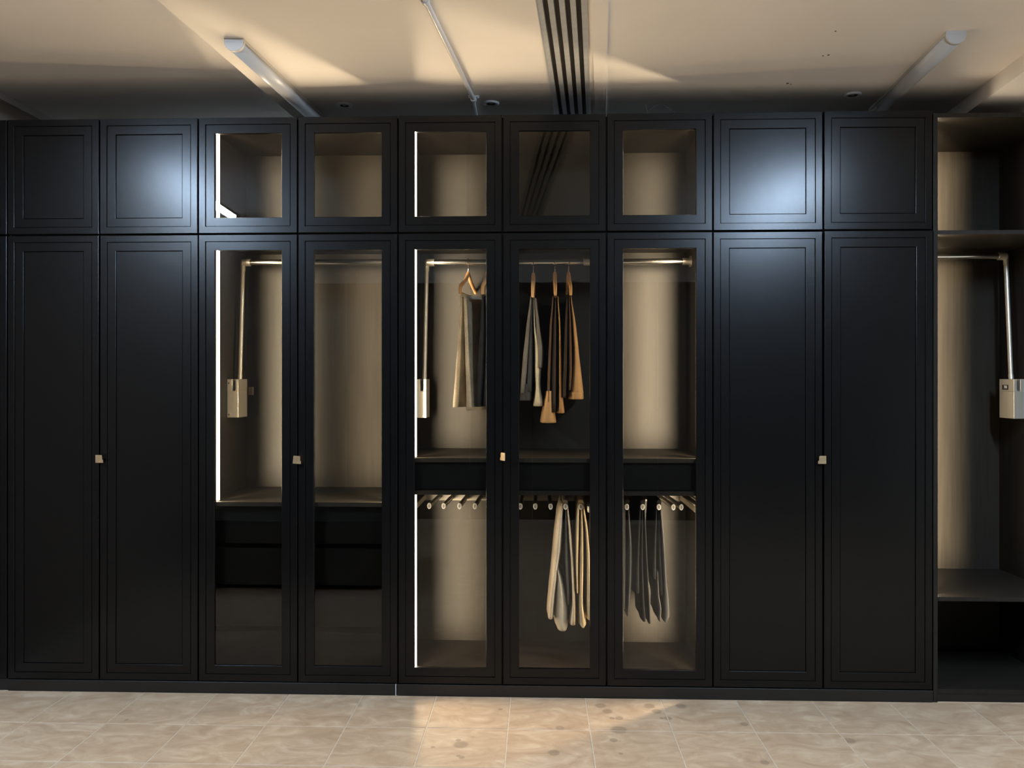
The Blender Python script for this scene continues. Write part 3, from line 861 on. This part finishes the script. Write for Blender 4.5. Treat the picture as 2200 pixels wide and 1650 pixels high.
for gi, (label, grp, yf, L, yaw, top, legs) in enumerate(GARMENT_ROWS):
    zs = [r[0] for lg in legs for r in lg[2]]
    xs = [r[1] for lg in legs for r in lg[2]]
    t = thing('trousers', (sum(xs) / len(xs), yf + L / 2, min(zs)), label, 'trousers', grp)
    for li, (pname, fab, rows) in enumerate(legs):
        mb = MB(); loft(mb, rows, yf + 0.004 * (li % 3), L, yaw, wob=0.0018, seed=gi * 7 + li)
        obj(pname, mb, FAB[fab], t, recalc=True)
    tx, tz, tr, fab = top
    dy, dx = math.cos(yaw), math.sin(yaw)
    mb = MB(); mb.tube([(tx + s * L * dx, yf + s * L * dy, tz) for s in (0.0, 0.05, 0.5, 0.95, 1.0)], [tr * 0.8, tr, tr, tr, tr * 0.8], 14)
    obj('fold', mb, FAB[fab], t)

# hangers
def hanger(label, x0, zr, xn, zn, zneck, half=0.150):
    """x0 where the hook sits on the rail; xn, zn the near shoulder end."""
    t = thing('clothes_hanger', (x0, 0.386, zn), label, 'hanger', 'wooden hangers on the rail')
    k = max(-0.95, min(0.95, (x0 - xn) / half))
    dx, dy = k, math.sqrt(1 - k * k)
    def P(s, z): return (x0 + s * dx, 0.386 + s * dy, z)
    mb = MB()
    hk = [P(0.0, zneck - 0.004), P(0.0, zr - 0.030)]
    for a in range(-90, 100, 20):
        r = 0.0165
        hk.append(P(r * math.cos(math.radians(a)), zr + r * math.sin(math.radians(a))))
    hk += [P(-0.012, zr + 0.0115), P(-0.0165, zr + 0.002), P(-0.0168, zr - 0.010)]
    mb.tube(hk, 0.0026, 8)
    obj('hook', mb, M_CHROME, t)
    mb = MB()
    drop = zneck - zn
    for sg in (-1, 1):
        pts = [P(0.0, zneck), P(sg * 0.012, zneck - 0.10 * drop), P(sg * 0.045, zneck - 0.32 * drop), P(sg * 0.095, zneck - 0.52 * drop),
               P(sg * 0.132, zneck - 0.64 * drop), P(sg * 0.148, zneck - 0.78 * drop), P(sg * half, zneck - 0.92 * drop), P(sg * half, zn - 0.002)]
        mb.tube(pts, [0.0085, 0.0105, 0.0105, 0.0098, 0.0092, 0.0085, 0.008, 0.007], 12, squash=((dy, -dx, 0), 0.85))
    obj('shoulder', mb, M_WOOD, t)
    mb = MB(); mb.tube([P(-half, zn + 0.004), P(half, zn + 0.004)], 0.0045, 10); obj('trouser_bar', mb, M_WOOD, t)
HANG = [
 ('tan wooden hanger turned sideways, leftmost on the rail', -0.3286, 1.8937, -0.3528, 1.7324, 1.8455),
 ('tan wooden hanger holding charcoal trousers, partly behind the door stile', -0.2407, 1.8933, -0.2512, 1.73, 1.8451),
 ('tan wooden hanger holding the grey and sand trousers', -0.0216, 1.8901, -0.0239, 1.7155, 1.8398),
 ('tan wooden hanger holding the dark brown trousers', 0.079, 1.8897, 0.0781, 1.7236, 1.8437),
 ('tan wooden hanger holding tan trousers with painted umber shade, rightmost on the rail', 0.1434, 1.8894, 0.1477, 1.7244, 1.8435)]
for h in HANG: hanger(*h)

# ------------------------------------------------------------------ ceiling fittings
def batten(label, xc, z, ya, yb, lit, group):
    t = thing('batten_lamp', (xc + SK * (ya + yb) / 2, (ya + yb) / 2, z), label, 'ceiling lamp', group)
    def strip(name, w0, w1, za, zb_, y0, y1, mat, half=False, parent=t):
        mb = MB()
        if half:
            n = 14
            for k in range(n):
                a0, a1 = math.pi * k / n, math.pi * (k + 1) / n
                q = []
                for a, y in ((a0, y0), (a1, y0), (a1, y1), (a0, y1)):
                    q.append((xc + SK * y - w0 * math.cos(a), y, za - zb_ * math.sin(a)))
                mb.add(q, [(0, 1, 2, 3)], 0, True)
            for y, fl in ((y0, 1), (y1, 0)):
                pts = [(xc + SK * y - w0 * math.cos(math.pi * k / n), y, za - zb_ * math.sin(math.pi * k / n)) for k in range(n + 1)]
                mb.add(pts, [tuple(range(n + 1)) if fl else tuple(range(n + 1))[::-1]], 0)
        else:
            skew(mb, xc + w0, xc + w1, y0, y1, za, zb_)
        obj(name, mb, mat, parent, recalc=half)
    strip('base', -0.036, 0.036, z - 0.012, z, ya, yb, M_WHITE)
    strip('diffuser', 0.034, 0, z - 0.0125, 0.030, ya + 0.018, yb - 0.018, M_TUBE if lit else M_DIFF, True)
    strip('end_cap', 0.0355, 0, z - 0.0122, 0.0325, ya, ya + 0.018, M_WHITE, True)
    strip('end_cap', 0.0355, 0, z - 0.0122, 0.0325, yb - 0.018, yb, M_WHITE, True)
    return t
batten('unlit white batten lamp on the ceiling, above the left glass doors', -1.064, 2.58, -0.520, 0.560, False, 'batten lamps')
t = batten('unlit white batten lamp on the ceiling at right, with a loose flex end', 1.522, 2.58, -0.500, 0.330, False, 'batten lamps')
mb = MB(); mb.tube([(1.512, 0.2371, 2.565), (1.4984, 0.2142, 2.545), (1.4942, 0.2238, 2.54), (1.4766, 0.2357, 2.54)], 0.003, 8); obj('flex', mb, M_WHITE, t)
batten('lit batten lamp on the left ceiling field, mirrored in the upper glass', -2.20, 2.65, -2.90, -1.50, True, 'batten lamps')
batten('lit batten lamp on the right of the ceiling, nearer than the picture top', 1.77, 2.58, -2.90, -1.50, True, 'batten lamps')

# conduit with saddles
t = thing('conduit', (-0.30, 0, 2.56), 'thin white conduit pipe clipped along the ceiling left of the slot diffuser', 'conduit')
mb = MB(); mb.tube([(-0.290 + 0.090 * -2.5, -2.5, 2.567), (-0.290 + 0.090 * 0.115, 0.115, 2.567)], 0.0095, 14); obj('pipe', mb, M_WHITE, t)
mb = MB(); mb.tube([(-0.290 + 0.09 * 0.10, 0.10, 2.567), (-0.285, 0.34, 2.567), (-0.280, 0.60, 2.567)], 0.0065, 12); obj('thin_pipe', mb, M_WHITE, t)
for y in (-0.815, 0.105):
    x = -0.290 + 0.09 * y
    mb = MB(); mb.tube([(x - 0.002, y - 0.009, 2.567), (x, y + 0.009, 2.567)], 0.0135, 14)
    mb.box(x - 0.024, x + 0.024, y - 0.008, y + 0.008, 2.573, 2.5798, 0, 0.001)
    for s in (-1, 1): mb.tube([(x + s * 0.018, y, 2.570), (x + s * 0.018, y, 2.5735)], 0.004, 8)
    obj('saddle', mb, M_WHITE, t)

# slot diffuser: five bars and four open slots
t = thing('slot_diffuser', (0.135, -1.0, 2.58), 'grey linear slot diffuser with four dark slots in the ceiling middle', 'air vent')
w = (XV1 - XV0) / 9
for k in range(5):
    mb = MB(); skew(mb, XV0 + 2 * k * w + 0.0005, XV0 + (2 * k + 1) * w + (0.001), -4.3, 0.60, 2.577, 2.604)
    obj('bar', mb, M_VENT, t)
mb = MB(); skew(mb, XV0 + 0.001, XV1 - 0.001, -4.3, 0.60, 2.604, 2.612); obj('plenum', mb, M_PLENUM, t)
for x in (XV0 - 0.003, XV1 - 0.0005):
    mb = MB(); skew(mb, x, x + 0.0035, -4.3, 0.60, 2.5755, 2.5798); obj('flange', mb, M_WHITE, t)

# downlights
def downlight(label, x, y):
    t = thing('downlight', (x, y, 2.575), label, 'downlight', 'recessed downlights')
    mb = MB(); mb.lathe([(0.037, 2.5799), (0.036, 2.574), (0.031, 2.572), (0.024, 2.573), (0.021, 2.5765)], x, y, 30); obj('ring', mb, M_WHITE, t)
    mb = MB(); mb.lathe([(0.0215, 2.5765), (0.017, 2.5790), (0.001, 2.5795)], x, y, 24); obj('reflector', mb, M_BLACK, t)
    mb = MB(); mb.lathe([(0.0001, 2.5745), (0.006, 2.5750), (0.0085, 2.5785)], x, y, 16); obj('bulb', mb, M_CAPIN, t)
downlight('small round unlit downlight right of the left batten lamp', -0.8715, 0.1991)
downlight('small round unlit downlight beside the white conduit', -0.2099, 0.1957)
downlight('small round unlit downlight left of the right batten lamp', 1.3660, 0.1394)

# loose wire on top of the wardrobe
t = thing('loose_wire', (0.4598, 0.012, 2.4669), 'thin black loose wire curling up from the wardrobe top', 'wire')
mb = MB(); mb.tube([(0.4481, 0.012, 2.463), (0.4657, 0.012, 2.4766), (0.4833, 0.012, 2.4902), (0.5008, 0.012, 2.4998), (0.5165, 0.012, 2.5036), (0.534, 0.012, 2.4975), (0.5536, 0.012, 2.4835), (0.575, 0.012, 2.4656)], 0.0016, 8); obj('loop', mb, M_BLACK, t)
mb = MB(); mb.tube([(0.4598, 0.012, 2.4649), (0.4598, 0.012, 2.4806), (0.4539, 0.012, 2.5042)], 0.0015, 8); obj('stub', mb, M_BLACK, t)
mb = MB(); mb.tube([(0.4461, 0.012, 2.4641), (0.4637, 0.012, 2.4648)], 0.004, 8); obj('tail', mb, M_BLACK, t)
